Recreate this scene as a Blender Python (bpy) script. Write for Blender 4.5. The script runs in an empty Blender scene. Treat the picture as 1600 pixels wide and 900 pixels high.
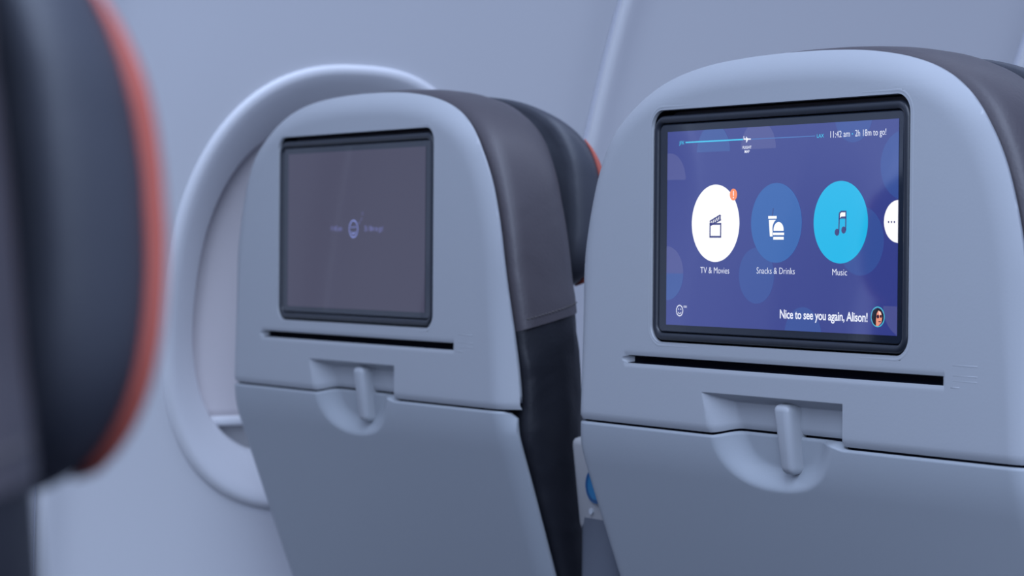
import bpy, bmesh, math, random
import numpy as np
from mathutils import Vector, Matrix

scene = bpy.context.scene
C = scene.collection
Z0 = 1.05                       # height of the screen centres above the cabin floor (m)

# ---------------------------------------------------------------- camera
F_PX = 3881.9
YAW, PITCH, ROLL = 0.99271, -0.01544, 0.00794
CAM = Vector((1.1938, -0.9716, Z0 - 0.0148))

def cam_axes():
    cy, sy, cp, sp = math.cos(YAW), math.sin(YAW), math.cos(PITCH), math.sin(PITCH)
    f = Vector((-sy * cp, cy * cp, sp)); r0 = Vector((cy, sy, 0)); u0 = r0.cross(f)
    cr, sr = math.cos(ROLL), math.sin(ROLL)
    return r0 * cr + u0 * sr, -r0 * sr + u0 * cr, f

cd = bpy.data.cameras.new('camera'); cam = bpy.data.objects.new('camera', cd); C.objects.link(cam)
r_, u_, f_ = cam_axes()
cam.matrix_world = Matrix(((r_.x, u_.x, -f_.x, CAM.x), (r_.y, u_.y, -f_.y, CAM.y), (r_.z, u_.z, -f_.z, CAM.z), (0, 0, 0, 1)))
cd.sensor_width = 36.0; cd.lens = F_PX * 36.0 / 1600.0
cd.clip_start = 0.02; cd.clip_end = 50
cd.dof.use_dof = True
cd.dof.focus_distance = (Vector((0.02, 0, Z0)) - CAM).dot(f_)
cd.dof.aperture_fstop = 11.0
scene.camera = cam

# ---------------------------------------------------------------- view, world, lights
scene.view_settings.view_transform = 'Standard'
scene.view_settings.look = 'None'
scene.view_settings.exposure = 0.0
scene.view_settings.gamma = 1.0
scene.view_settings.use_curve_mapping = False

world = bpy.data.worlds.new('cabin_ambience'); scene.world = world; world.use_nodes = True
bg = world.node_tree.nodes['Background']
bg.inputs[0].default_value = (0.50, 0.62, 1.0, 1); bg.inputs[1].default_value = 0.58

def area(name, loc, target, sx, sy, power, col):
    l = bpy.data.lights.new(name, 'AREA'); l.shape = 'RECTANGLE'; l.size = sx; l.size_y = sy
    l.energy = power; l.color = col
    o = bpy.data.objects.new(name, l); C.objects.link(o); o.location = loc
    o.rotation_euler = (Vector(target) - Vector(loc)).to_track_quat('-Z', 'Y').to_euler()
    return o

area('ceiling_light', (0.95, -0.9, Z0 + 1.15), (0.1, 0.1, Z0 - 0.1), 0.9, 3.6, 54.0, (0.62, 0.75, 1.0))
area('sidewall_wash_light', (-0.25, 0.2, Z0 + 0.80), (-0.85, 0.25, Z0 - 0.1), 3.4, 0.16, 6.5, (0.68, 0.78, 1.0))

# ---------------------------------------------------------------- materials
def mat(name, col, rough=0.5, spec=0.5, ior=1.5, bump=0.0, scale=300.0, mottle=0.0, coat=0.0, emis=None, estr=1.0, sheen=0.0, metal=0.0, bscale2=0.0, bump2=0.0):
    m = bpy.data.materials.new(name); m.use_nodes = True
    nt = m.node_tree; b = nt.nodes['Principled BSDF']
    b.inputs['Base Color'].default_value = (*col, 1); b.inputs['Roughness'].default_value = rough
    b.inputs['Specular IOR Level'].default_value = spec; b.inputs['Metallic'].default_value = metal
    b.inputs['IOR'].default_value = ior
    b.inputs['Coat Weight'].default_value = coat; b.inputs['Coat Roughness'].default_value = 0.03
    if sheen: b.inputs['Sheen Weight'].default_value = sheen
    if emis is not None:
        b.inputs['Emission Color'].default_value = (*emis, 1); b.inputs['Emission Strength'].default_value = estr
    tc = nt.nodes.new('ShaderNodeTexCoord')
    last = None
    if bump:
        n = nt.nodes.new('ShaderNodeTexNoise'); n.inputs['Scale'].default_value = scale; n.inputs['Detail'].default_value = 4
        nt.links.new(tc.outputs['Object'], n.inputs['Vector'])
        k = nt.nodes.new('ShaderNodeBump'); k.inputs['Strength'].default_value = bump; k.inputs['Distance'].default_value = 0.0006
        nt.links.new(n.outputs['Fac'], k.inputs['Height']); nt.links.new(k.outputs['Normal'], b.inputs['Normal']); last = k
    if bump2:
        n = nt.nodes.new('ShaderNodeTexNoise'); n.inputs['Scale'].default_value = bscale2; n.inputs['Detail'].default_value = 2; n.inputs['Distortion'].default_value = 0.6
        nt.links.new(tc.outputs['Object'], n.inputs['Vector'])
        k = nt.nodes.new('ShaderNodeBump'); k.inputs['Strength'].default_value = bump2; k.inputs['Distance'].default_value = 0.006
        nt.links.new(n.outputs['Fac'], k.inputs['Height'])
        if last: nt.links.new(last.outputs['Normal'], k.inputs['Normal'])
        nt.links.new(k.outputs['Normal'], b.inputs['Normal'])
    if mottle:
        n = nt.nodes.new('ShaderNodeTexNoise'); n.inputs['Scale'].default_value = 5.0
        nt.links.new(tc.outputs['Object'], n.inputs['Vector'])
        mx = nt.nodes.new('ShaderNodeMix'); mx.data_type = 'RGBA'
        mx.inputs[6].default_value = (*[c * (1 - mottle) for c in col], 1); mx.inputs[7].default_value = (*[min(1, c * (1 + mottle)) for c in col], 1)
        nt.links.new(n.outputs['Fac'], mx.inputs[0]); nt.links.new(mx.outputs[2], b.inputs['Base Color'])
    return m

M = {}
M['wall'] = mat('wall_laminate', (0.69, 0.70, 0.73), 0.45, 0.4, bump=0.12, scale=260)
M['winframe'] = mat('window_surround_plastic', (0.74, 0.75, 0.78), 0.38, 0.5)
M['shade'] = mat('window_shade_plastic', (0.66, 0.62, 0.64), 0.5, 0.4)
M['shell'] = mat('seat_shell_grey', (0.40, 0.42, 0.45), 0.40, 0.5, bump=0.10, scale=500)
M['tray'] = mat('tray_grey', (0.37, 0.40, 0.435), 0.42, 0.5, bump=0.10, scale=500)
M['gap'] = mat('gap_shade_black', (0.004, 0.005, 0.012), 0.8, 0.1)  # black put in for the shade inside slot, screen recess and seam
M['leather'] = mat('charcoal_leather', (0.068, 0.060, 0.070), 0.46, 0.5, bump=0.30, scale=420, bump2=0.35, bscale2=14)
M['leather_shaded'] = mat('charcoal_leather_shaded', (0.013, 0.014, 0.020), 0.50, 0.35, bump=0.30, scale=420, bump2=0.8, bscale2=16)  # same leather, darkened to stand in for weak light between the seats
M['leather_head'] = mat('charcoal_leather_headrest', (0.052, 0.056, 0.072), 0.48, 0.5, bump=0.25, scale=420, bump2=0.8, bscale2=13)
M['thread'] = mat('thread', (0.12, 0.11, 0.11), 0.7, 0.2)
M['piping'] = mat('orange_piping', (0.48, 0.11, 0.08), 0.5, 0.4)
M['frame'] = mat('monitor_frame_black', (0.020, 0.024, 0.034), 0.35, 0.5)
M['glass'] = mat('monitor_black_glass', (0.014, 0.020, 0.034), 0.05, 0.5, ior=1.9)
M['carpet'] = mat('dark_blue_carpet', (0.015, 0.02, 0.04), 0.95, 0.1, bump=0.8, scale=250)
M['metal'] = mat('seat_frame_metal', (0.30, 0.31, 0.33), 0.35, 0.5, metal=0.9)
M['armgrey'] = mat('armrest_grey', (0.14, 0.155, 0.19), 0.5, 0.4)
M['armlight'] = mat('armrest_cap_light', (0.46, 0.46, 0.47), 0.45, 0.4)
M['badge_blue'] = mat('badge_blue', (0.008, 0.08, 0.22), 0.4, 0.5)
M['badge_light'] = mat('badge_light_blue', (0.015, 0.17, 0.36), 0.4, 0.5)
M['white_print'] = mat('white_print', (0.55, 0.58, 0.62), 0.5, 0.4)

def lin(r, g, b):
    f = lambda c: (c / 255 / 12.92) if c / 255 <= 0.04045 else ((c / 255 + 0.055) / 1.055) ** 2.4
    return (f(r), f(g), f(b))
def glow(name, rgb, s=1.0):           # a lit pixel area behind the screen glass
    return mat(name, (0.003, 0.003, 0.004), 0.045, 0.5, ior=2.4, emis=lin(*rgb), estr=s)
UI = {k: glow('screen_' + k, v) for k, v in dict(
    navy=(50, 60, 134), half_blue=(54, 82, 150), half_grey=(74, 80, 142), disc=(50, 76, 148),
    white=(255, 255, 255), button_blue=(46, 96, 168), cyan=(10, 180, 228), orange=(250, 140, 84), text=(238, 242, 255),
    line=(60, 196, 236), line_dim=(66, 110, 178), ink=(58, 62, 120), hair=(14, 20, 30), skin=(232, 150, 126), skin_light=(250, 206, 190), lens=(40, 16, 50),
    ring=(70, 200, 220), violet=(60, 62, 148)).items()}
UI['sleep'] = glow('screen_sleep', (40, 28, 48)); UI['sleep_text'] = glow('screen_sleep_text', (132, 146, 222)); UI['sleep_dim'] = glow('screen_sleep_dim', (108, 112, 172))

# ---------------------------------------------------------------- helpers
def link(name, me, mats, parent=None, smooth=True):
    o = bpy.data.objects.new(name, me); C.objects.link(o)
    if mats is not None and len(me.materials) == 0:
        for m in (mats if isinstance(mats, (list, tuple)) else [mats]): me.materials.append(m)
    if parent: o.parent = parent
    return o
def mesh(name, verts, faces, smooth=True, midx=None):
    me = bpy.data.meshes.new(name); me.from_pydata([tuple(v) for v in verts], [], [tuple(int(i) for i in f) for f in faces])
    if smooth: me.polygons.foreach_set('use_smooth', [True] * len(me.polygons))
    if midx is not None: me.polygons.foreach_set('material_index', list(midx))
    me.update(); return me
def bm_mesh(name, bm, smooth=False, recalc=True):
    if recalc: bmesh.ops.recalc_face_normals(bm, faces=bm.faces)
    me = bpy.data.meshes.new(name); bm.to_mesh(me); bm.free()
    if smooth: me.polygons.foreach_set('use_smooth', [True] * len(me.polygons))
    return me
def tag(o, label=None, cat=None, group=None, kind=None):
    for k, v in (('label', label), ('category', cat), ('group', group), ('kind', kind)):
        if v: o[k] = v
    return o
def rbox(bm, x0, x1, y0, y1, z0, z1, r=0.004, seg=3, shear=0.0, midx=0):
    """box with rounded edges; shear moves y with falling z"""
    b2 = bmesh.new(); bmesh.ops.create_cube(b2, size=1)
    for v in b2.verts:
        v.co = Vector(((x0 + x1) / 2 + v.co.x * (x1 - x0), (y0 + y1) / 2 + v.co.y * (y1 - y0), (z0 + z1) / 2 + v.co.z * (z1 - z0)))
    if r > 0: bmesh.ops.bevel(b2, geom=b2.edges[:], offset=r, segments=seg, profile=0.5, affect='EDGES')
    for v in b2.verts: v.co.y += shear * (z1 - v.co.z)
    for f in b2.faces: f.material_index = midx; f.smooth = True
    me = bpy.data.meshes.new('tmp'); b2.to_mesh(me); b2.free(); bm.from_mesh(me); bpy.data.meshes.remove(me)
def catmull(pts, n=10):
    P = [Vector((*p, 0)) for p in pts]; out = []
    P = [P[0] * 2 - P[1]] + P + [P[-1] * 2 - P[-2]]
    for i in range(1, len(P) - 2):
        for k in range(n):
            t = k / n; a, b, c, d = P[i - 1], P[i], P[i + 1], P[i + 2]
            out.append(0.5 * ((2 * b) + (c - a) * t + (2 * a - 5 * b + 4 * c - d) * t * t + (3 * b - a - 3 * c + d) * t ** 3))
    out.append(P[-2]); return [(p.x, p.y) for p in out]
def sstep(t): t = np.clip(t, 0, 1); return t * t * (3 - 2 * t)
def softpos(t, k=0.04):        # smooth max(0, t - k / 2)
    return np.where(t < 0, 0.0, np.where(t < k, t * t / (2 * k), t - k / 2))
def rr_points(x0, x1, z0, z1, r, n=8):
    out = []
    for cx, cz, a0 in ((x1 - r, z1 - r, 0), (x0 + r, z1 - r, 90), (x0 + r, z0 + r, 180), (x1 - r, z0 + r, 270)):
        for k in range(n + 1):
            a = math.radians(a0 + 90 * k / n); out.append((cx + r * math.cos(a), cz + r * math.sin(a)))
    return out
def loft(rings, cap_first=False, cap_last=False, closed=True):
    V, Fc = [], []; n = len(rings[0])
    for r in rings: V += list(r)
    for j in range(len(rings) - 1):
        for i in range(n if closed else n - 1):
            a = j * n + i; b = j * n + (i + 1) % n; Fc.append((a, b, b + n, a + n))
    if cap_first: Fc.append(tuple(range(n)))
    if cap_last: Fc.append(tuple((len(rings) - 1) * n + i for i in range(n))[::-1])
    return V, Fc
def fix(me):
    bm = bmesh.new(); bm.from_mesh(me); bmesh.ops.recalc_face_normals(bm, faces=bm.faces); bm.to_mesh(me); bm.free(); return me

# ---------------------------------------------------------------- cabin: floor and side wall panels
def wall_x(z):                                   # z relative to screen centre
    dz = z + 0.05
    return -0.82 + 0.25 * dz + 0.43 * dz * dz if dz > -0.30 else -0.82 + 0.25 * -0.30 + 0.43 * 0.09
SEAM0, PITCH_W = 0.396, 0.53
WZ, WA, WB, WN = -0.055, 0.160, 0.205, 2.5

bm = bmesh.new(); rbox(bm, -1.05, 2.2, -3.2, 2.6, -0.05, 0.0, 0.0)
floor = link('floor', bm_mesh('floor', bm), M['carpet']); tag(floor, kind='structure', label='dark blue carpeted cabin floor')

def supere(a, b, n, t):
    c, s = math.cos(t), math.sin(t)
    return a * math.copysign(abs(c) ** (2 / n), c), b * math.copysign(abs(s) ** (2 / n), s)

def build_panel(i):
    y0, y1 = SEAM0 + (i - 1) * PITCH_W, SEAM0 + i * PITCH_W
    yc = (y0 + y1) / 2; zl, zh = -1.04, 0.62
    per = []                                      # angles, denser, including the rectangle's corners
    N = 160; hw = PITCH_W / 2 - 0.0012
    angs = sorted([2 * math.pi * k / N for k in range(N)] + [math.atan2(zh - WZ, hw), math.pi - math.atan2(zh - WZ, hw), math.pi + math.atan2(WZ - zl, hw), 2 * math.pi - math.atan2(WZ - zl, hw)])
    T = [0, 0.01, 0.03, 0.07, 0.12, 0.2, 0.3, 0.4, 0.5, 0.6, 0.7, 0.76, 0.82, 0.86, 0.9, 0.93, 0.95, 0.965, 0.98, 0.99, 1.0]
    rings = []
    for t in T:
        ring = []
        for a in angs:
            c, s = math.cos(a), math.sin(a)
            k = (abs(c / (WA - 0.003)) ** WN + abs(s / (WB - 0.003)) ** WN) ** (-1 / WN)
            ex, ez = k * c, k * s
            m = min(hw / abs(c) if abs(c) > 1e-6 else 1e9, (zh - WZ) / s if s > 1e-6 else ((zl - WZ) / s if s < -1e-6 else 1e9))
            px, pz = ex + (m * c - ex) * t, ez + (m * s - ez) * t
            dl, dr = px + PITCH_W / 2, PITCH_W / 2 - px
            off = 0.010 * math.exp(-(dl / 0.022) ** 2) - 0.004 * math.exp(-(dr / 0.03) ** 2)
            if dl < 0.0035: off -= 0.008 * (1 - dl / 0.0035)
            z = WZ + pz
            ring.append((wall_x(z) + off, yc + px, Z0 + z))
        rings.append(ring)
    V, Fc = loft(rings)
    me = fix(mesh('wall_panel', V, Fc))
    o = link('wall_left', me, M['wall']); tag(o, kind='structure', label='pale curved cabin sidewall panel')
    s = o.modifiers.new('thickness', 'SOLIDIFY'); s.thickness = 0.004; s.offset = -1
    return yc

def build_window(n, yc):
    N = 120
    def ring(a, b, nn, off, cz=WZ, flat=None):
        out = []
        for k in range(N):
            x, z = supere(a, b, nn, 2 * math.pi * k / N)
            X = wall_x(cz + z) + off
            out.append((X, yc + x, Z0 + cz + z))
        return out
    rings = [ring(WA - 0.002, WB - 0.002, 2.5, -0.012), ring(WA, WB, 2.5, 0.001), ring(WA - 0.001, WB - 0.001, 2.5, 0.0055), ring(WA - 0.005, WB - 0.005, 2.5, 0.0085),
             ring(WA - 0.010, WB - 0.010, 2.48, 0.0075), ring(WA - 0.018, WB - 0.018, 2.46, 0.002), ring(WA - 0.030, WB - 0.030, 2.43, -0.009),
             ring(WA - 0.042, WB - 0.042, 2.41, -0.021), ring(WA - 0.049, WB - 0.049, 2.4, -0.031), ring(WA - 0.052, WB - 0.052, 2.4, -0.040), ring(WA - 0.054, WB - 0.054, 2.4, -0.070)]
    V, Fc = loft(rings)
    w = link('window_%d' % n, fix(mesh('window_surround', V, Fc)), M['winframe']); tag(w, kind='structure', label='oval cabin window surround with closed shade')
    # shade: a slightly ribbed blind ending in a lip, the pane below it
    def sheet(z0, z1, off, nm, m, thick, rib=0.0):
        Vv, Ff = [], []; nz, ny = 40, 2
        for j in range(nz + 1):
            z = z0 + (z1 - z0) * j / nz
            o_ = off + rib * math.sin(j * 1.6)
            for k, yy in enumerate((-0.125, 0, 0.125)): Vv.append((wall_x(z) + o_, yc + yy, Z0 + z))
        for j in range(nz):
            for k in range(2): a = j * 3 + k; Ff.append((a, a + 1, a + 4, a + 3))
        o = link(nm, fix(mesh(nm, Vv, Ff)), m, w); s = o.modifiers.new('thickness', 'SOLIDIFY'); s.thickness = thick; s.offset = 0
        return o
    sheet(-0.172, 0.112, -0.052, 'window_shade', M['shade'], 0.003)
    bm = bmesh.new(); rbox(bm, -0.006, 0.006, -0.122, 0.122, -0.005, 0.004, 0.003)
    me = bm_mesh('shade_lip', bm, True); lip = link('shade_lip', me, M['winframe'], w); lip.location = (wall_x(-0.176) - 0.050, yc, Z0 - 0.176)
    sheet(-0.235, -0.16, -0.064, 'window_pane', M['armlight'], 0.003)
    return w
n = 0
for i in (-4, -3, -2, -1, 0, 1, 2, 3):
    yc = build_panel(i)
    n += 1; build_window(n, yc)

# ---------------------------------------------------------------- seat back outline (x half width against z)
HALF = catmull([(0.0, 0.1080), (0.040, 0.1072), (0.078, 0.1046), (0.112, 0.0990), (0.140, 0.0900), (0.163, 0.0765), (0.180, 0.0600), (0.1935, 0.0380), (0.2030, 0.0120),
                (0.2095, -0.0150), (0.2140, -0.0450), (0.2185, -0.0850), (0.2220, -0.1310), (0.2225, -0.1700), (0.2190, -0.2400), (0.2140, -0.3200), (0.2080, -0.4300)], 8)
_hz = np.array([p[1] for p in HALF][::-1]); _hx = np.array([p[0] for p in HALF][::-1])
def half_w(z): return np.interp(z, _hz, _hx)
def base_y(z):                                   # recline of the tray and lower back
    return 0.345 * softpos(-0.122 - z, 0.04)

def nearest(px, pz, poly):
    """signed distance (inside positive) and nearest point on closed polygon"""
    P = np.array(poly); Q = np.roll(P, -1, 0)
    shp = px.shape; X = px.ravel(); Z = pz.ravel()
    best = np.full(X.shape, 1e9); bx = np.zeros_like(X); bz = np.zeros_like(X); inside = np.zeros(X.shape, bool)
    for (ax, az), (qx, qz) in zip(P, Q):
        dx, dz = qx - ax, qz - az; L = dx * dx + dz * dz
        if L < 1e-14: continue
        t = np.clip(((X - ax) * dx + (Z - az) * dz) / L, 0, 1); nx, nz = ax + t * dx, az + t * dz
        d = (X - nx) ** 2 + (Z - nz) ** 2; m = d < best
        best[m] = d[m]; bx[m] = nx[m]; bz[m] = nz[m]
        if az != qz:
            c = ((az > Z) != (qz > Z)) & (X < (qx - ax) * (Z - az) / (qz - az) + ax); inside ^= c
    d = np.sqrt(best) * np.where(inside, 1, -1)
    return d.reshape(shp), bx.reshape(shp), bz.reshape(shp)

def axis(lo, hi, step, fine, extra=()):
    """coordinates from lo to hi with extra lines around the values in fine"""
    s = set(np.round(np.linspace(lo, hi, int(round((hi - lo) / step)) + 1), 6))
    for f in fine:
        for d in (-0.004, -0.003, -0.0022, -0.0015, -0.0009, -0.0004, 0.0, 0.0004, 0.001, 0.002):
            for q in (f + d, f - d):
                if lo < q < hi: s.add(round(q, 6))
    for a, b in extra:
        for q in np.arange(a, b, 0.0008): s.add(round(float(q), 6))
    v = sorted(s); out = [v[0]]
    for q in v[1:]:
        if q - out[-1] > 0.00025: out.append(q)
    out[-1] = hi
    return np.array(out)

CAV = (-0.1275, 0.1228, -0.0748, 0.0772, 0.0115)       # screen recess x0 x1 z0 z1 radius
def sd_rr(x, z, r):
    cx, cz, hx, hz, R = (r[0] + r[1]) / 2, (r[2] + r[3]) / 2, (r[1] - r[0]) / 2, (r[3] - r[2]) / 2, r[4]
    qx = np.abs(x - cx) - hx + R; qz = np.abs(z - cz) - hz + R
    return np.hypot(np.maximum(qx, 0), np.maximum(qz, 0)) + np.minimum(np.maximum(qx, qz), 0) - R      # >0 outside
SLOT = (-0.150, 0.1517, -0.0898, -0.0845)
def recess_depth(x, z):
    """finger recess shared by shell and tray"""
    facet = lambda t: 0.8 * np.clip(t, 0, 1) + 0.2 * sstep(t)
    up = np.minimum(facet((-0.1050 - z) / 0.0055), np.minimum(facet((x + 0.0712 - 0.32 * np.clip(-0.105 - z, 0, 0.03)) / 0.020), facet((0.0662 - x) / 0.009)))
    q = (np.abs((x + 0.003) / 0.061) ** 2.3 + np.abs(np.minimum(z + 0.126, 0) / 0.0385) ** 2.3) ** (1 / 2.3)
    lo = sstep((1 - q) / 0.42)
    w = sstep((z + 0.1345) / 0.004)
    return 0.0115 * (up * w + lo * (1 - w))
def edge_roll(d, z):
    D = 0.0045 + 0.0090 * sstep((-0.01 - z) / 0.12) - 0.0045 * sstep((-0.13 - z) / 0.02) + 0.0045 * sstep((z - 0.055) / 0.04)
    s = np.clip(d / 0.020, 0, 1)
    return D * (1 - s) ** 2.3

def y_upper(x, z, d):
    y = edge_roll(d, z) + base_y(z) + 0.02 * x * x - 0.001
    c = sd_rr(x, z, CAV)
    
    # slot with a ramped left end
    ramp = np.clip((x + 0.1590) / 0.012, 0, 1)
    zc = (SLOT[2] + SLOT[3]) / 2; hh = (SLOT[3] - SLOT[2]) / 2
    ins = (np.abs(z - zc) < hh * np.clip(0.35 + 0.65 * ramp, 0, 1)) & (x < SLOT[1]) & (x > -0.159)
    y = np.where(ins, y + 0.011 * ramp, y)
    lip = (np.abs(z - zc) < hh + 0.0025) & (x < SLOT[1] + 0.001) & (x > -0.157) & ~ins
    y = np.where(lip, y + 0.0006 * (1 - np.clip((np.abs(z - zc) - hh) / 0.0025, 0, 1)), y)
    y = y + recess_depth(x, z)
    y = y + 0.0016 * np.clip(1 - (z + 0.1305) / 0.0022, 0, 1) ** 2
    return y
def y_tray(x, z, d):
    ds = half_w(z) - np.abs(x)
    y = edge_roll(ds, z) + base_y(z) + 0.02 * x * x - 0.001
    y = y + 0.0012 * np.clip(1 - (-0.1320 - z) / 0.0020, 0, 1) ** 2
    return y + recess_depth(x, z)

XW = 0.2225
def seam_rise(x, z):               # the joint climbs a little where it crosses the finger recess
    b = min(float(sstep((x + 0.064) / 0.020)), float(sstep((0.070 - x) / 0.018)))
    return 0.0034 * b * math.exp(-((z + 0.1313) / 0.011) ** 2)
def warp(x, z, inset):
    """outer grid columns run parallel to the outline"""
    w = half_w(np.minimum(z, 0.03)) - inset; a = np.abs(x)
    return np.where(a > 0.165, np.sign(x) * (0.165 + (a - 0.165) * (w - 0.165) / (XW - 0.165)), x)
def height_mesh(name, xs, zs, poly, yf, hole=None, extra=None, inset=0.0):
    X, Z = np.meshgrid(xs, zs); X = warp(X, Z, inset); d, bx, bz = nearest(X, Z, poly)
    ins = d > 1e-6; Xs = np.where(ins, X, bx); Zs = np.where(ins, Z, bz)
    on = (d > -0.00002) & ~ins
    if hole is not None:                 # grid points inside the recess are pulled onto its rounded edge
        c = sd_rr(X, Z, hole); e = 1e-6; m = c < 1e-6
        for _ in range(3):
            c2 = sd_rr(Xs, Zs, hole)
            gx = (sd_rr(Xs + e, Zs, hole) - c2) / e; gz = (sd_rr(Xs, Zs + e, hole) - c2) / e
            Xs = np.where(m, Xs - gx * c2, Xs); Zs = np.where(m, Zs - gz * c2, Zs)
        ins = ins & ~m
    keep = ins[:-1, :-1] | ins[1:, :-1] | ins[:-1, 1:] | ins[1:, 1:]
    Zs = np.clip(Zs, zs[0], zs[-1])
    Y = yf(Xs, Zs, np.maximum(d, 0))
    idx = -np.ones(X.shape, int); V = []; Fc = []; mi = []
    used = np.zeros(X.shape, bool)
    used[:-1, :-1] |= keep; used[1:, :-1] |= keep; used[:-1, 1:] |= keep; used[1:, 1:] |= keep
    for n_, (a, b) in enumerate(np.argwhere(used)): idx[a, b] = n_; V.append((Xs[a, b], Y[a, b], Zs[a, b] + Z0))
    for a, b in np.argwhere(keep):
        Fc.append((idx[a, b], idx[a, b + 1], idx[a + 1, b + 1], idx[a + 1, b]))
        cx, cz = (xs[b] + xs[b + 1]) / 2, (zs[a] + zs[a + 1]) / 2
        mi.append(1 if hole is not None and SLOT[2] < cz < SLOT[3] and -0.1535 < cx < SLOT[1] else 0)
    for (V2, F2), m2 in extra or []:
        n0 = len(V); V += V2; Fc += [tuple(i + n0 for i in f) for f in F2]; mi += [m2] * len(F2)
    V = [(x, y, z + seam_rise(x, z - Z0)) for x, y, z in V]
    me = mesh(name, V, Fc, True, mi)
    bm = bmesh.new(); bm.from_mesh(me); bmesh.ops.remove_doubles(bm, verts=bm.verts, dist=0.00008); bmesh.ops.dissolve_degenerate(bm, edges=bm.edges, dist=0.00004); bm.to_mesh(me); bm.free()
    return me

right = [(x, z) for x, z in HALF]; full = right + [(-x, z) for x, z in right[::-1][:-1]]
xs = axis(-XW, XW, 0.0028, [CAV[0], CAV[1], SLOT[1], -0.159, -0.148, -0.071, -0.052, 0.066, 0.055], [(CAV[0], CAV[0] + 0.012), (CAV[1] - 0.012, CAV[1]), (0.190, XW), (-XW + 0.0004, -0.190)])
zs = axis(-0.1305, 0.1125, 0.0028, [CAV[2], CAV[3], SLOT[2], SLOT[3], -0.105, -0.112], [(CAV[2], CAV[2] + 0.012), (CAV[3] - 0.012, CAV[3]), (0.085, 0.1125)])
def rim(pts, yf, zmax_y=None, closed=False):
    """edge of the moulding: a strip that turns from the face towards the inside"""
    x = np.array([p[0] for p in pts]); z = np.array([p[1] for p in pts]); y = yf(x, z, np.zeros_like(x))
    side = np.clip((np.abs(x) - 0.19) / 0.01, 0, 1) if closed else 1.0
    V, Fc = loft([list(zip(x, y, z + Z0)), list(zip(x * (1 - 0.001 * side), y + 0.0018, z + Z0 - 0.0001)), list(zip(x * (1 - 0.015 * side), y + 0.0045, (z + 0.1) * (1 - 0.015 * side) - 0.1 - 0.0003 + Z0))], closed=closed)
    return V, Fc
def dark_backing():
    """inner wall of the screen recess and a strip behind the tray seam, coloured black as shade"""
    ring = rr_points(CAV[0] + 0.0005, CAV[1] - 0.0005, CAV[2] + 0.0005, CAV[3] - 0.0005, CAV[4] - 0.0005, 14)
    V, Fc = loft([[(x, 0.0012 + 0.02 * x * x, Z0 + z) for x, z in ring], [(x, 0.015, Z0 + z) for x, z in ring]], False, True)
    Fc = [f[::-1] for f in Fc]
    n0 = len(V); xs_ = np.linspace(-0.215, 0.215, 120)
    for z in (-0.127, -0.138):
        for x in xs_:
            d = 0.222 - abs(x); V.append((x, float(edge_roll(np.array(d), np.array(z))) + 0.0045 + float(recess_depth(np.array(x), np.array(z))), Z0 + z))
    for i in range(119): Fc.append((n0 + i, n0 + 120 + i, n0 + 121 + i, n0 + i + 1)[::-1])
    return V, Fc
def bead():
    rings = []
    for o, dy in ((0.0030, 0.00002), (0.0024, -0.00012), (0.0016, -0.00012), (0.0009, 0.0001), (0.0003, 0.0006), (-0.0002, 0.0016), (-0.0004, 0.0035)):
        rings.append([(x, -0.001 + 0.02 * x * x + dy, Z0 + z) for x, z in rr_points(CAV[0] - o, CAV[1] + o, CAV[2] - o, CAV[3] + o, CAV[4] + o, 14)])
    V, Fc = loft(rings); return V, [f[::-1] for f in Fc]
ME_SHELL = height_mesh('back_shell', xs, zs, full, y_upper, CAV, [(dark_backing(), 1), (bead(), 0), (rim([p for p in full if p[1] > -0.1305], y_upper), 0)])
# tray outline with rounded top corners
wt = float(half_w(-0.1320)); tr = [(wt - 0.010, -0.1320), (wt - 0.005, -0.1334), (wt - 0.0015, -0.1370), (wt - 0.0008, -0.142)]
tr += [(x - 0.0008, z) for x, z in HALF if -0.415 < z < -0.145] + [(float(half_w(-0.42)) - 0.006, -0.424), (0.18, -0.428)]
top_edge = [(float(x), -0.1320) for x in np.linspace(-(wt - 0.012), wt - 0.012, 260)]
tray_poly = tr + [(-x, z) for x, z in tr[::-1]]
xs2 = axis(-XW, XW, 0.0035, [-0.06, 0.055], [(0.190, XW), (-XW + 0.0004, -0.190), (-0.064, -0.03), (0.03, 0.058)]); zs2 = axis(-0.428, -0.1320, 0.0035, [-0.1320, -0.136, -0.140, -0.162], [(-0.165, -0.133)])
ME_TRAY = height_mesh('tray_table', xs2, zs2, tray_poly, y_tray, inset=0.0008, extra=[(rim(tray_poly + top_edge, y_tray, closed=True), 0)])

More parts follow.
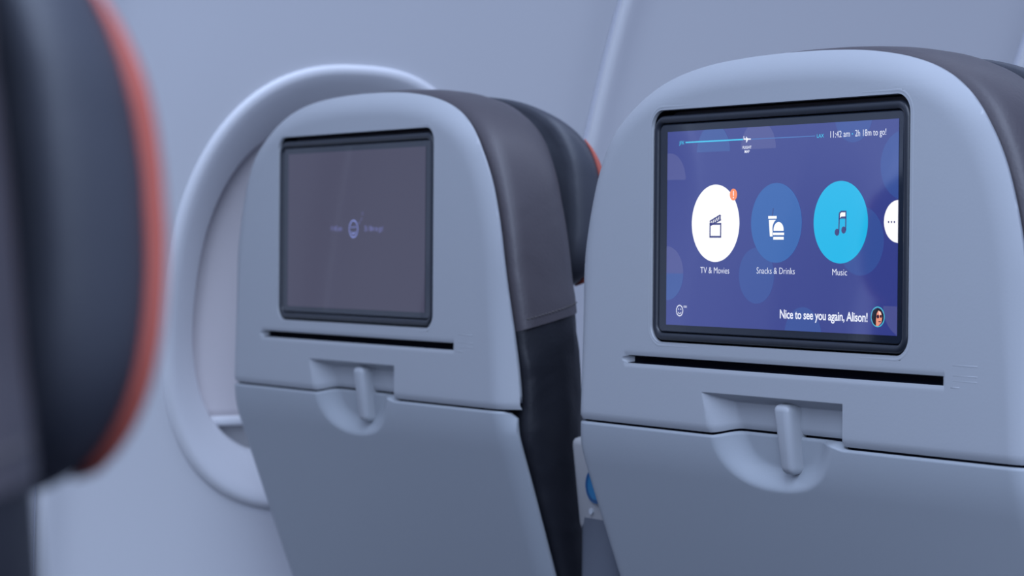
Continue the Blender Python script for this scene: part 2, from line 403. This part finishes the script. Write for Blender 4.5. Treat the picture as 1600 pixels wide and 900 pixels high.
# ---------------------------------------------------------------- leather covers
def front_y(z): return np.interp(z, [-0.62, -0.42, -0.25, -0.13, -0.067, 0.027, 0.06, 0.085, 0.11], [0.235, 0.160, 0.096, 0.083, 0.080, 0.0785, 0.081, 0.085, 0.088])
COV = [(0.0, -0.010), (0.04, -0.0020), (0.10, 0.0005), (0.22, 0.0018), (0.38, 0.0022), (0.55, 0.0015), (0.70, -0.0010), (0.82, -0.0060), (0.91, -0.0140), (0.97, -0.0240), (1.0, -0.040)]
def hem_rise(z, t):             # the hem between the covers climbs towards the cushion side
    return 0.016 * t * float(sstep((-0.030 - z) / 0.040)) * (1 - float(sstep((-0.075 - z) / 0.10)))
def cover(name, path, extra=0.0, wrinkle=0.0):
    V, Fc = [], []; K = len(COV); n = len(path)
    for i, (x, z) in enumerate(path):
        a = path[max(0, i - 1)]; b = path[min(n - 1, i + 1)]
        tx, tz = b[0] - a[0], b[1] - a[1]; L = math.hypot(tx, tz); nx, nz = -tz / L, tx / L
        if x < 1e-6: nx, nz = 0.0, 1.0
        if nx < 0: nx, nz = -nx, -nz
        if z > 0.1 and nz < 0: nx, nz = -nx, -nz
        yb = float(base_y(z)) + 0.006 + 0.9 * float(edge_roll(np.array(0.0), np.array(z)))
        fy = float(front_y(z)); row = []
        for t, o in COV:
            o2 = o + extra * (1 if 0.05 < t < 0.95 else 0.3)
            if z < -0.14: o2 -= 0.004 * min(1, (-0.14 - z) / 0.05)
            if wrinkle and 0.03 < t < 0.95: o2 += wrinkle * math.sin(t * 17 + z * 55 + 0.8 * math.sin(z * 130)) * math.exp(-abs(-0.090 - z) / 0.035)
            row.append((max(x + nx * o2, 0.0), yb + t * (fy - yb), z + nz * o2 + hem_rise(z, t)))
        V += [(px, py, pz + Z0) for px, py, pz in row] + [(-px, py, pz + Z0) for px, py, pz in row[::-1]]
    W = 2 * K
    for i in range(n - 1):
        for k in range(W - 1):
            a = i * W + k; Fc.append((a, a + 1, a + 1 + W, a + W))
        a = i * W; Fc.append((a + W - 1, a, a + W, a + 2 * W - 1))          # closes at the back, behind the shell
    me = mesh(name, V, Fc)
    bm = bmesh.new(); bm.from_mesh(me); bmesh.ops.remove_doubles(bm, verts=bm.verts, dist=0.0001)
    bmesh.ops.recalc_face_normals(bm, faces=bm.faces); bm.to_mesh(me); bm.free()
    return me
up_path = [p for p in HALF if p[1] > -0.071] + [(float(half_w(-0.071)), -0.0710), (float(half_w(-0.074)), -0.0740)]
lo_path = [(float(half_w(z)), z) for z in np.linspace(-0.069, -0.43, 60)] + [(0.196, -0.50), (0.190, -0.60)]
def lo_base(z): return z
ME_UP = cover('upper_leather_cover', up_path, 0.0014)
ME_LO = cover('lower_leather_cover', lo_path, 0.0, 0.0016)
# stitching that runs along the hem of the upper cover, on both sides
ME_STITCH = []
for s in (-1, 1):
    bm = bmesh.new()
    for k in range(17):
        t = 0.12 + 0.72 * k / 16
        x = float(half_w(-0.0690)); o = np.interp(t, [c[0] for c in COV], [c[1] for c in COV]) + 0.0014
        yb = 0.006 + 0.9 * float(edge_roll(np.array(0.0), np.array(-0.069))); fy = float(front_y(-0.069))
        y = yb + t * (fy - yb); X = s * (x + o)
        h = hem_rise(-0.069, t); rbox(bm, X - 0.0006, X + 0.0006, y - 0.0011, y + 0.0011, Z0 - 0.0672 + h, Z0 - 0.0664 + h, 0.0003, 1)
    ME_STITCH.append(bm_mesh('stitching', bm, False))

# ---------------------------------------------------------------- headrest
HZ, HA, HB = 0.0280, 0.167, 0.0815
def head_ring(y, s, n=96):
    out = []
    for k in range(n):
        x, z = supere(HA * s, HB * s, 3.2, 2 * math.pi * k / n)
        if z < 0: x, z = supere(HA * s, HB * s, 4.2, 2 * math.pi * k / n)
        if z > 0: z *= 1 - 2.6 * max(0, y - 0.088)           # the top falls away towards the front
        # wings fold forward a little; the front edge is bowed when seen from the side
        f = min(1, max(0, (y - 0.062) / 0.05))
        out.append((x, y + 0.005 + 0.10 * max(0, abs(x) - 0.09) ** 1.2 - f * (3.4 if z + HZ > 0.009 else 1.7) * (z + HZ - 0.009) ** 2, Z0 + HZ + z))
    return out
HR = [(0.062, 0.70, 0.0), (0.064, 0.76, 0), (0.068, 0.805, 0), (0.074, 0.835, 0), (0.081, 0.850, 0), (0.0855, 0.862, 0), (0.0885, 0.885, 0), (0.0905, 0.930, 0), (0.0925, 0.965, 0), (0.0960, 0.986, 0), (0.103, 1.0, 0),
      (0.110, 1.0, 0), (0.1150, 0.990, 0), (0.1185, 0.975, 0), (0.123, 0.94, 0), (0.128, 0.86, 0), (0.1315, 0.70, 0), (0.1335, 0.45, 0), (0.134, 0.15, 0)]
V, Fc = loft([head_ring(y, s) for y, s, _ in HR], True, True)
ME_HEAD = fix(mesh('headrest', V, Fc))
def side_piping(side):
    """orange piping down one side of the front edge, tapering away at both ends"""
    pts = [Vector(p) for p in head_ring(0.1185, 0.983, 240) if p[0] * side > 0.120 and -0.0425 < p[2] - Z0 < 0.0715]
    pts.sort(key=lambda p: math.atan2(p.z - Z0 - HZ, abs(p.x)))
    prof = 10; V, Fc = [], []; n = len(pts)
    for i, p in enumerate(pts):
        t = (pts[min(n - 1, i + 1)] - pts[max(0, i - 1)]).normalized()
        e1 = Vector((0, 1, 0)); e1 = (e1 - t * e1.dot(t)).normalized(); e2 = t.cross(e1)
        r = 0.0024 * min(1, 0.2 + min(i, (n - 1 - i) / 2.5) / 6)
        for k in range(prof):
            g = 2 * math.pi * k / prof; V.append(p + (e1 * math.cos(g) + e2 * math.sin(g)) * r)
    for i in range(n - 1):
        for k in range(prof): Fc.append((i * prof + k, i * prof + (k + 1) % prof, (i + 1) * prof + (k + 1) % prof, (i + 1) * prof + k))
    Fc.append(tuple(range(prof))); Fc.append(tuple((n - 1) * prof + k for k in range(prof)))
    return fix(mesh('piping', V, Fc))
ME_PIPE = [side_piping(-1), side_piping(1)]
bm = bmesh.new()
for s in (0,): rbox(bm, s * 0.06 - 0.012, s * 0.06 + 0.012, 0.040, 0.066, Z0 + 0.0, Z0 + 0.06, 0.003)
ME_HSLIDE = bm_mesh('headrest_bracket', bm, True)

# ---------------------------------------------------------------- latch, monitor frame, emboss
bm = bmesh.new(); rbox(bm, -0.0005, 0.0150, -0.0016, 0.0150, Z0 - 0.1520, Z0 - 0.1085, 0.0048, 4, shear=0.12)
for v in bm.verts:                      # a little slimmer towards its lower end
    k = (Z0 - 0.1085 - v.co.z) / 0.0435; v.co.x = 0.0075 + (v.co.x - 0.0075) * (1 - 0.30 * k) + 0.0012 * k
ME_LATCH = bm_mesh('tray_latch', bm, True)

FR = (-0.1262, 0.1216, -0.0737, 0.0738)
def fr_ring(ins, y, r): return [(x, y, Z0 + z) for x, z in rr_points(FR[0] + ins, FR[1] - ins, FR[2] + ins, FR[3] - ins, max(r - ins, 0.0022), 8)]
V, Fc = loft([fr_ring(0, 0.0130, 0.0105), fr_ring(0, 0.0030, 0.0105), fr_ring(0.0005, 0.0008, 0.0105), fr_ring(0.0016, -0.0006, 0.0105), fr_ring(0.0036, -0.0006, 0.0105),
              fr_ring(0.0050, 0.0002, 0.0105), fr_ring(0.0054, 0.0026, 0.0105), fr_ring(0.0054, 0.0055, 0.0105)])
ME_FRAME = fix(mesh('monitor', V, Fc))
V, Fc = loft([fr_ring(0.0060, 0.0060, 0.0105), fr_ring(0.0060, 0.0014, 0.0105), fr_ring(0.0066, 0.0010, 0.0105)], True, True)
ME_GLASS = fix(mesh('glass_panel', V, Fc, False))
bm = bmesh.new()
for x0, x1, z, h in ((0.1573, 0.1795, -0.0780, 0.0012), (0.1574, 0.1795, -0.0838, 0.0010), (0.1576, 0.1795, -0.0868, 0.0009), (0.1578, 0.1655, -0.0905, 0.0014)):
    yy = float(y_upper(np.array((x0 + x1) / 2), np.array(z), np.array(0.04)))
    rbox(bm, x0, x1, yy - 0.00006, yy + 0.001, Z0 + z - h / 2, Z0 + z + h / 2, 0.0003, 1)
ME_EMBOSS = bm_mesh('embossed_card_symbol', bm, True)

# ---------------------------------------------------------------- flat drawing on the screens
def circle(bm, cx, cz, r, y, mi, n=64, clip=None, aspect=1.0):
    """disc facing -Y; clip(x, z) -> (x, z) may flatten a side"""
    vs = []
    for k in range(n):
        a = 2 * math.pi * k / n; x, z = cx + r * aspect * math.cos(a), cz + r * math.sin(a)
        if clip: x, z = clip(x, z)
        if not vs or (Vector((x, y, Z0 + z)) - vs[-1].co).length > 1e-6: vs.append(bm.verts.new((x, y, Z0 + z)))
    if (vs[0].co - vs[-1].co).length < 1e-6: bm.verts.remove(vs.pop())
    f = bm.faces.new(vs); f.material_index = mi; return f
def poly(bm, pts, y, mi):
    f = bm.faces.new([bm.verts.new((x, y, Z0 + z)) for x, z in pts]); f.material_index = mi
def ringshape(bm, cx, cz, ro, ri, y, mi, n=40, a0=0, a1=360, ax=1.0):
    full_ = a1 - a0 >= 360; N = n; prev = None; first = None
    for k in range(N + 1):
        a = math.radians(a0 + (a1 - a0) * k / N)
        o = bm.verts.new((cx + ro * ax * math.cos(a), y, Z0 + cz + ro * math.sin(a))); i = bm.verts.new((cx + ri * ax * math.cos(a), y, Z0 + cz + ri * math.sin(a)))
        if prev: bm.faces.new((prev[0], o, i, prev[1])).material_index = mi
        prev = (o, i)
def stroke(bm, pts, w, y, mi):
    for (x0, z0), (x1, z1) in zip(pts[:-1], pts[1:]):
        d = Vector((x1 - x0, z1 - z0)); n = Vector((-d.y, d.x)).normalized() * w / 2; e = d.normalized() * w / 2
        poly(bm, [(x0 - e.x + n.x, z0 - e.y + n.y), (x0 - e.x - n.x, z0 - e.y - n.y), (x1 + e.x - n.x, z1 + e.y - n.y), (x1 + e.x + n.x, z1 + e.y + n.y)], y, mi)
def text(bm, s, x0, x1, z, cap, y, mi, bold=0.0, spacing=1.0):
    """writing whose baseline is z, fitted between x0 and x1 with capitals cap high"""
    cu = bpy.data.curves.new('t', 'FONT'); cu.body = s; cu.size = 1.0; cu.offset = bold; cu.resolution_u = 3; cu.space_character = spacing
    o = bpy.data.objects.new('t', cu); C.objects.link(o); dg = bpy.context.evaluated_depsgraph_get(); dg.update()
    me = bpy.data.meshes.new_from_object(o.evaluated_get(dg)); C.objects.unlink(o); bpy.data.objects.remove(o); bpy.data.curves.remove(cu)
    co = np.array([v.co[:] for v in me.vertices]); lo, hi = co[:, 0].min(), co[:, 0].max()
    kz = cap / 0.69
    for v in me.vertices:
        v.co = Vector((x0 + (v.co.x - lo) / (hi - lo) * (x1 - x0), y, Z0 + z + v.co.y * kz))
    for p in me.polygons: p.material_index = mi
    n0 = len(bm.faces); bm.from_mesh(me); bpy.data.meshes.remove(me)
    bm.faces.ensure_lookup_table()
    for f in bm.faces[n0:]: f.material_index = mi
def flat(name, draw, mats, parent, label=None):
    bm = bmesh.new(); draw(bm)
    bm.normal_update()
    for f in bm.faces:
        if f.normal.y > 0: f.normal_flip()
    me = bm_mesh(name, bm, False, recalc=False); o = link(name, me, [UI[m] for m in mats], parent)
    if label: o['label'] = label
    return o
LX0, LX1, LZ0, LZ1 = -0.1118, 0.1116, -0.0630, 0.0628
mm = 0.001
YS, Y1, Y2, Y3, Y4 = 0.0008, 0.00075, 0.00070, 0.00066, 0.00062
def clipped(x, z): return (min(max(x, LX0), LX1), min(max(z, LZ0), LZ1))

def draw_home(bm):
    poly(bm, [(LX0, LZ0), (LX1, LZ0), (LX1, LZ1), (LX0, LZ1)], YS, 0)
    def cl(zmin=None, zmax=None):
        def f(x, z):
            x, z = clipped(x, z)
            if zmin is not None: z = max(z, zmin)
            if zmax is not None: z = min(z, zmax)
            return x, z
        return f
    circle(bm, -63.1 * mm, 48.6 * mm, 17.2 * mm, Y1, 1, clip=cl(48.6 * mm))
    circle(bm, -17.6 * mm, 49.1 * mm, 17.4 * mm, Y1, 2, clip=cl(49.1 * mm))
    circle(bm, -109.3 * mm, 31.4 * mm, 17.4 * mm, Y1, 2, clip=cl(31.4 * mm))
    circle(bm, -111.2 * mm, -29.4 * mm, 17.6 * mm, Y1, 2, clip=cl(-29.4 * mm))
    circle(bm, -111.2 * mm, -29.4 * mm, 17.6 * mm, Y1, 1, clip=cl(None, -29.4 * mm))
    circle(bm, -18.4 * mm, -29.8 * mm, 17.4 * mm, Y1, 3, clip=cl())
    circle(bm, 71.8 * mm, 67.5 * mm, 17.2 * mm, Y1, 3, clip=cl())
    circle(bm, 116.0 * mm, 36.0 * mm, 20.0 * mm, Y1, 3, clip=cl())
    circle(bm, 79.0 * mm, -8.0 * mm, 20.5 * mm, Y1, 3, clip=cl())
    circle(bm, 27.0 * mm, -65.7 * mm, 17.4 * mm, Y1, 3, clip=cl())
    # quarter disc in the bottom right corner
    pts = [(LX1, -45.9 * mm), (100.0 * mm, -45.9 * mm)] + [(117 * mm - 17.4 * mm * math.cos(math.radians(a)), -45.9 * mm - 17.4 * mm * math.sin(math.radians(a))) for a in range(0, 72, 6)] + [(LX1, LZ0)]
    poly(bm, [p for p in pts if p[1] >= LZ0], Y1, 2)

def monitor_base(seat):
    mo = link('monitor', ME_FRAME, M['frame'], seat)
    link('glass_panel', ME_GLASS, M['glass'], mo)
    return mo

def monitor_home(seat):
    mo = monitor_base(seat); mo['label'] = 'black framed seatback monitor showing a violet blue start menu'
    flat('screen', draw_home, ['navy', 'half_blue', 'half_grey', 'disc'], mo, 'lit violet blue screen with faint discs')
    def b1(bm):
        circle(bm, -60.3 * mm, 3.0 * mm, 24.6 * mm, Y2, 0, 96)
        W = 1.25 * mm
        stroke(bm, [(-65.6 * mm, 2.6 * mm), (-54.6 * mm, 2.6 * mm), (-54.6 * mm, -5.6 * mm), (-65.6 * mm, -5.6 * mm), (-65.6 * mm, 2.6 * mm)], W, Y4, 1)
        stroke(bm, [(-65.6 * mm, 4.3 * mm), (-55.6 * mm, 8.0 * mm), (-54.8 * mm, 5.2 * mm), (-64.8 * mm, 1.8 * mm), (-65.6 * mm, 4.3 * mm)], W * 0.8, Y4, 1)
        for k in range(4): stroke(bm, [((-64.2 + 2.5 * k) * mm, (2.6 + 0.85 * k) * mm), ((-62.4 + 2.5 * k) * mm, (5.2 + 0.85 * k) * mm)], W * 0.75, Y4, 1)
    flat('menu_button', b1, ['white', 'ink'], mo, 'white round button with film clapper icon')
    def b2(bm):
        circle(bm, 0.6 * mm, 3.0 * mm, 24.6 * mm, Y2, 0, 96)
        poly(bm, [(-7.0 * mm, 7.2 * mm), (1.2 * mm, 7.2 * mm), (1.2 * mm, 5.6 * mm), (-7.0 * mm, 5.6 * mm)], Y4, 1)
        poly(bm, [(-6.4 * mm, 4.8 * mm), (0.4 * mm, 4.8 * mm), (-0.6 * mm, -5.4 * mm), (-5.2 * mm, -5.4 * mm)], Y4, 1)
        stroke(bm, [(-3.0 * mm, 7.6 * mm), (-2.2 * mm, 11.6 * mm)], 0.7 * mm, Y4, 2)
        circle(bm, 3.2 * mm, -0.6 * mm, 6.0 * mm, Y4 - 0.00002, 0, 32, clip=lambda x, z: (x, max(z, -2.6 * mm)))
        circle(bm, 3.2 * mm, -1.4 * mm, 4.9 * mm, Y4 - 0.00003, 1, 32, clip=lambda x, z: (x, max(z, -2.0 * mm)))
        poly(bm, [(-2.6 * mm, -2.4 * mm), (9.2 * mm, -2.4 * mm), (9.2 * mm, -8.6 * mm), (-2.6 * mm, -8.6 * mm)], Y4 - 0.000015, 0)
        stroke(bm, [(-1.4 * mm, -3.8 * mm), (7.8 * mm, -3.8 * mm)], 1.5 * mm, Y4 - 0.00004, 1)
        stroke(bm, [(-1.0 * mm, -6.5 * mm), (7.4 * mm, -6.5 * mm)], 1.7 * mm, Y4 - 0.00004, 1)
    flat('menu_button', b2, ['button_blue', 'white', 'ink'], mo, 'blue round button with cup and burger icon')
    def b3(bm):
        circle(bm, 60.9 * mm, 3.1 * mm, 24.6 * mm, Y2, 0, 96)
        for x, z in ((58.0, -2.9), (64.0, -1.6)): circle(bm, x * mm, z * mm, 2.1 * mm, Y4, 1, 24)
        stroke(bm, [(59.6 * mm, -2.6 * mm), (59.9 * mm, 7.4 * mm)], 1.0 * mm, Y4, 1); stroke(bm, [(65.8 * mm, -1.4 * mm), (65.9 * mm, 8.6 * mm)], 1.0 * mm, Y4, 1)
        poly(bm, [(59.5 * mm, 8.6 * mm), (61.5 * mm, 9.9 * mm), (66.3 * mm, 9.9 * mm), (66.3 * mm, 5.2 * mm), (61.0 * mm, 5.2 * mm), (59.5 * mm, 4.0 * mm)], Y4, 1)
        poly(bm, [(60.6 * mm, 8.0 * mm), (61.8 * mm, 8.9 * mm), (65.4 * mm, 8.9 * mm), (65.4 * mm, 6.5 * mm), (61.8 * mm, 6.5 * mm), (60.6 * mm, 5.6 * mm)], Y4 - 0.00002, 2)
    flat('menu_button', b3, ['cyan', 'ink', 'white'], mo, 'cyan round button with music note icon')
    def b4(bm):
        circle(bm, 111.9 * mm, 3.3 * mm, 12.4 * mm, Y2, 0, 64, clip=clipped)
        for x in (103.6, 106.1, 108.6): circle(bm, x * mm, 3.0 * mm, 0.62 * mm, Y4, 1, 16)
    flat('menu_button', b4, ['white', 'ink'], mo, 'white round button with three dots, cut off by the screen edge')
    def bad(bm):
        circle(bm, -41.9 * mm, 21.0 * mm, 3.7 * mm, Y3, 0, 32)
        stroke(bm, [(-41.9 * mm, 22.8 * mm), (-41.9 * mm, 20.6 * mm)], 0.8 * mm, Y4, 1); circle(bm, -41.9 * mm, 19.1 * mm, 0.5 * mm, Y4, 1, 12)
    flat('alert_badge', bad, ['orange', 'text'], mo)
    def cap(s, x0, x1, z, c, bold=0.0, sp=1.0): return lambda bm: text(bm, s, x0 * mm, x1 * mm, z * mm, c * mm, Y2, 0, bold or -0.010, sp)
    flat('caption', cap('TV & Movies', -75.4, -45.6, -28.9, 4.0), ['text'], mo)
    flat('caption', cap('Snacks & Drinks', -18.0, 18.9, -28.5, 4.0), ['text'], mo)
    flat('caption', cap('Music', 54.0, 67.3, -28.6, 3.9), ['text'], mo)
    flat('greeting_text', cap('Nice to see you again, Alison!', 5.1, 86.0, -55.6, 5.3, 0.015, 0.96), ['text'], mo)
    flat('clock_text', lambda bm: (text(bm, '11:42 am', 51.0 * mm, 68.6 * mm, 53.7 * mm, 3.9 * mm, Y2, 0, -0.006), text(bm, '2h 18m to go!', 73.4 * mm, 100.6 * mm, 53.7 * mm, 3.9 * mm, Y2, 0, -0.006),
                                   circle(bm, 70.9 * mm, 55.3 * mm, 0.45 * mm, Y2, 1, 12)), ['text', 'line'], mo)
    def prog(bm):
        stroke(bm, [(-92.0 * mm, 55.4 * mm), (-33.0 * mm, 55.4 * mm)], 0.85 * mm, Y2, 0); stroke(bm, [(-24.0 * mm, 55.3 * mm), (36.6 * mm, 55.2 * mm)], 0.6 * mm, Y2, 1)
        text(bm, 'JFK', -99.2 * mm, -93.6 * mm, 54.2 * mm, 2.2 * mm, Y2, 0); text(bm, 'LAX', 38.6 * mm, 45.0 * mm, 54.1 * mm, 2.2 * mm, Y2, 0)
    flat('flight_progress_line', prog, ['line', 'line_dim'], mo)
    def fm(bm):
        stroke(bm, [(-31.8 * mm, 55.6 * mm), (-25.4 * mm, 55.4 * mm)], 0.8 * mm, Y3, 0); stroke(bm, [(-31.8 * mm, 55.8 * mm), (-32.0 * mm, 57.2 * mm)], 0.55 * mm, Y3, 0)
        poly(bm, [(-29.6 * mm, 55.4 * mm), (-27.6 * mm, 55.4 * mm), (-29.0 * mm, 53.4 * mm), (-29.7 * mm, 53.4 * mm)], Y3, 0)
        poly(bm, [(-29.6 * mm, 55.6 * mm), (-27.8 * mm, 55.6 * mm), (-29.4 * mm, 57.0 * mm), (-29.8 * mm, 57.0 * mm)], Y3, 0)
        text(bm, 'FLIGHT', -33.0 * mm, -24.3 * mm, 49.5 * mm, 1.7 * mm, Y3, 0, 0.01); text(bm, 'MAP', -31.0 * mm, -26.2 * mm, 46.9 * mm, 1.7 * mm, Y3, 0, 0.01)
    flat('flight_map_icon', fm, ['text'], mo)
    def sl(bm):
        ringshape(bm, -97.2 * mm, -53.5 * mm, 3.7 * mm, 3.1 * mm, Y2, 0)
        for x in (-98.4, -96.0): circle(bm, x * mm, -52.6 * mm, 0.42 * mm, Y2, 0, 10)
        ringshape(bm, -97.2 * mm, -53.9 * mm, 1.8 * mm, 1.35 * mm, Y2, 0, 16, 200, 340)
        text(bm, 'zzz', -93.0 * mm, -89.4 * mm, -51.4 * mm, 1.7 * mm, Y2, 0)
    flat('sleep_icon', sl, ['text'], mo)
    def av(bm):
        cx, cz = 94.9, -52.4
        circle(bm, cx * mm, cz * mm, 6.0 * mm, Y2, 0, 48); circle(bm, cx * mm, cz * mm, 5.5 * mm, Y3, 1, 48)
        lim = lambda x, z: (x, z)
        def inside(pts):
            out = []
            for x, z in pts:
                d = math.hypot(x - cx, z - cz); k = min(1, 5.45 / d) if d > 0 else 1; out.append(((cx + (x - cx) * k) * mm, (cz + (z - cz) * k) * mm))
            return out
        poly(bm, inside([(94.6, -48.4), (97.0, -48.6), (98.6, -50.6), (98.9, -53.0), (98.2, -55.6), (96.6, -56.8), (95.6, -58.4), (93.2, -58.2), (93.4, -55.4), (92.8, -52.6), (93.4, -50.0)]), Y4, 2)      # face and neck
        poly(bm, inside([(95.4, -48.8), (97.4, -49.4), (98.4, -51.0), (96.4, -51.2)]), Y4 - 0.00004, 3)
        poly(bm, inside([(95.0, -47.2), (98.0, -48.2), (100.2, -51.0), (100.2, -54.5), (99.0, -57.0), (98.5, -55.5), (99.0, -52.0), (97.6, -49.4), (95.6, -48.6), (94.2, -50.4), (93.6, -54.0), (93.6, -57.6), (91.2, -57.0), (89.6, -53.0), (90.8, -48.6)]), Y4 - 0.00002, 4)   # hair
        circle(bm, 95.2 * mm, -52.2 * mm, 1.15 * mm, Y4 - 0.00003, 5, 16); circle(bm, 97.8 * mm, -52.0 * mm, 0.95 * mm, Y4 - 0.00003, 5, 16)
        stroke(bm, [(96.0 * mm, -55.2 * mm), (97.6 * mm, -55.1 * mm)], 0.5 * mm, Y4 - 0.00003, 5)
    flat('profile_picture', av, ['ring', 'half_grey', 'skin', 'skin_light', 'hair', 'lens'], mo, 'round portrait of a dark haired person in sunglasses')
    return mo

def monitor_sleep(seat):
    mo = monitor_base(seat); mo['label'] = 'black framed seatback monitor showing a dim sleep screen'
    flat('screen', lambda bm: poly(bm, [(LX0, LZ0), (LX1 - 0.003, LZ0), (LX1 - 0.003, LZ1), (LX0, LZ1)], YS, 0), ['sleep'], mo, 'dim purple grey sleeping screen')
    def ic(bm):
        cx, cz = -1.5 * mm, 0.7 * mm
        ringshape(bm, cx, cz, 7.1 * mm, 6.2 * mm, Y2, 0)
        for x in (-2.1, 2.1): circle(bm, cx + x * mm, cz + 1.4 * mm, 0.75 * mm, Y2, 0, 12)
        ringshape(bm, cx, cz - 0.8 * mm, 3.6 * mm, 2.7 * mm, Y2, 0, 20, 205, 335)
        for x, z, h in ((8.2, 4.6, 2.6), (11.2, 7.4, 2.6), (12.6, 11.8, 3.0)): text(bm, 'z', x * mm - 0.8 * mm, x * mm + 0.9 * mm, z * mm, h * mm, Y2, 1)
    flat('sleep_icon', ic, ['sleep_text', 'sleep_dim'], mo)
    flat('clock_text', lambda bm: text(bm, '11:42 am', -38.2 * mm, -20.2 * mm, -0.9 * mm, 4.2 * mm, Y2, 0), ['sleep_dim'], mo)
    flat('remaining_time_text', lambda bm: text(bm, '2h 18m to go!', 15.9 * mm, 45.0 * mm, -1.1 * mm, 4.2 * mm, Y2, 0), ['sleep_dim'], mo)
    return mo

# ---------------------------------------------------------------- lower seat: cushion, base, legs
bm = bmesh.new(); rbox(bm, -0.215, 0.215, 0.17, 0.66, 0.36, 0.47, 0.035, 4); ME_CUSH = bm_mesh('seat_cushion', bm, True)
bm = bmesh.new(); rbox(bm, -0.205, 0.205, 0.075, 0.125, 0.36, 0.66, 0.01, 2, shear=0.30); ME_LOWBACK = bm_mesh('lower_back_panel', bm, True)
bm = bmesh.new(); rbox(bm, -0.225, 0.225, 0.22, 0.60, 0.31, 0.362, 0.008, 2); ME_PAN = bm_mesh('seat_pan', bm, True)
def leg_mesh(y0, y1):
    bm = bmesh.new()
    rbox(bm, -0.018, 0.018, y0 - 0.02, y0 + 0.02, 0.0, 0.315, 0.005, 2)
    return bm_mesh('leg', bm, True)
ME_LEG1, ME_LEG2 = leg_mesh(0.28, 0), leg_mesh(0.54, 0)

def make_seat(x, y, label, screen, head_dz=0.0, head_dy=0.0, group='cabin seats'):
    seat = bpy.data.objects.new('airline_seat', None); C.objects.link(seat); seat.location = (x, y, 0); seat.empty_display_size = 0.1
    tag(seat, label, 'seat', group)
    sh = link('back_shell', ME_SHELL, [M['shell'], M['gap']], seat)
    tr_ = link('tray_table', ME_TRAY, [M['tray']], seat)
    link('tray_latch', ME_LATCH, M['shell'], seat)
    link('embossed_card_symbol', ME_EMBOSS, M['shell'], sh)
    up = link('upper_leather_cover', ME_UP, M['leather'], seat); 
    for me in ME_STITCH: link('stitching', me, M['thread'], up)
    link('lower_leather_cover', ME_LO, M['leather_shaded'], seat)
    hd = link('headrest', ME_HEAD, M['leather_head'], seat); hd.location = (0, head_dy, head_dz)
    for me in ME_PIPE: link('piping', me, M['piping'], hd)['label'] = 'orange piping along the side of the cushion'
    for sx in (-0.06, 0.06): link('headrest_bracket', ME_HSLIDE, M['metal'], hd).location = (sx, 0, 0)
    screen(seat)
    link('seat_cushion', ME_CUSH, M['leather'], seat); link('lower_back_panel', ME_LOWBACK, M['shell'], seat); link('seat_pan', ME_PAN, M['metal'], seat)
    for sx in (-0.14, 0.14):
        for me in (ME_LEG1, ME_LEG2): link('leg', me, M['metal'], seat).location = (sx, 0, 0)
    return seat

make_seat(0.0, 0.0, 'grey-shelled seat nearest the camera in focus, monitor lit with blue start menu', monitor_home)
make_seat(-0.526, 0.0, 'grey-shelled seat beside the window, monitor asleep with small smiley', monitor_sleep)
make_seat(0.526, -0.8560, 'blurred dark leather seat headrest with orange edge at left foreground', monitor_sleep, head_dz=-0.026, head_dy=-0.0088)
make_seat(-0.526, -0.800, 'dark leather window seat of the row behind, seen only as reflection in the lit screen', monitor_sleep, head_dz=-0.024)

# ---------------------------------------------------------------- raised armrest in the gap between the two seats
arm = bpy.data.objects.new('armrest', None); C.objects.link(arm); arm.location = (-0.266, 0.0, 0)
tag(arm, 'raised armrest with pale end cap and round blue badge between the two seats', 'armrest')
bm = bmesh.new(); rbox(bm, -0.0265, 0.0265, 0.056, 0.100, Z0 - 0.30, Z0 - 0.062, 0.010, 3)
link('armrest_body', bm_mesh('armrest_body', bm, True), M['armgrey'], arm)
bm = bmesh.new(); rbox(bm, -0.0275, 0.0275, 0.049, 0.075, Z0 - 0.2195, Z0 - 0.1500, 0.006, 3, shear=0.12)
cap = link('end_cap', bm_mesh('end_cap', bm, True), M['armlight'], arm); cap['label'] = 'pale grey end cap'
bm = bmesh.new()
yb = 0.0478
def disc(bm, cx, cz, r, y, mi, n=40):
    t = bmesh.ops.create_cone(bm, cap_ends=True, segments=n, radius1=r, radius2=r, depth=0.0016)
    for v in t['verts']: v.co = Vector((cx + v.co.x, y + v.co.z, Z0 + cz + v.co.y))
    for f in set(f for v in t['verts'] for f in v.link_faces): f.material_index = mi
disc(bm, 0.0035, -0.1835, 0.0130, 0.0523, 0); disc(bm, 0.0050, -0.1835, 0.0104, 0.0515, 1)
disc(bm, -0.0060, -0.2030, 0.0022, 0.0546, 2, 16)
link('blue_badge', bm_mesh('blue_badge', bm), [M['badge_blue'], M['badge_light'], M['white_print']], cap)
bm = bmesh.new(); rbox(bm, -0.0235, 0.0235, 0.060, 0.115, 0.36, Z0 - 0.29, 0.008, 2, shear=-0.0)
for v in bm.verts: v.co.y += 0.30 * max(0, (Z0 - 0.29 - v.co.z))
link('armrest_post', bm_mesh('armrest_post', bm, True), M['armgrey'], arm)
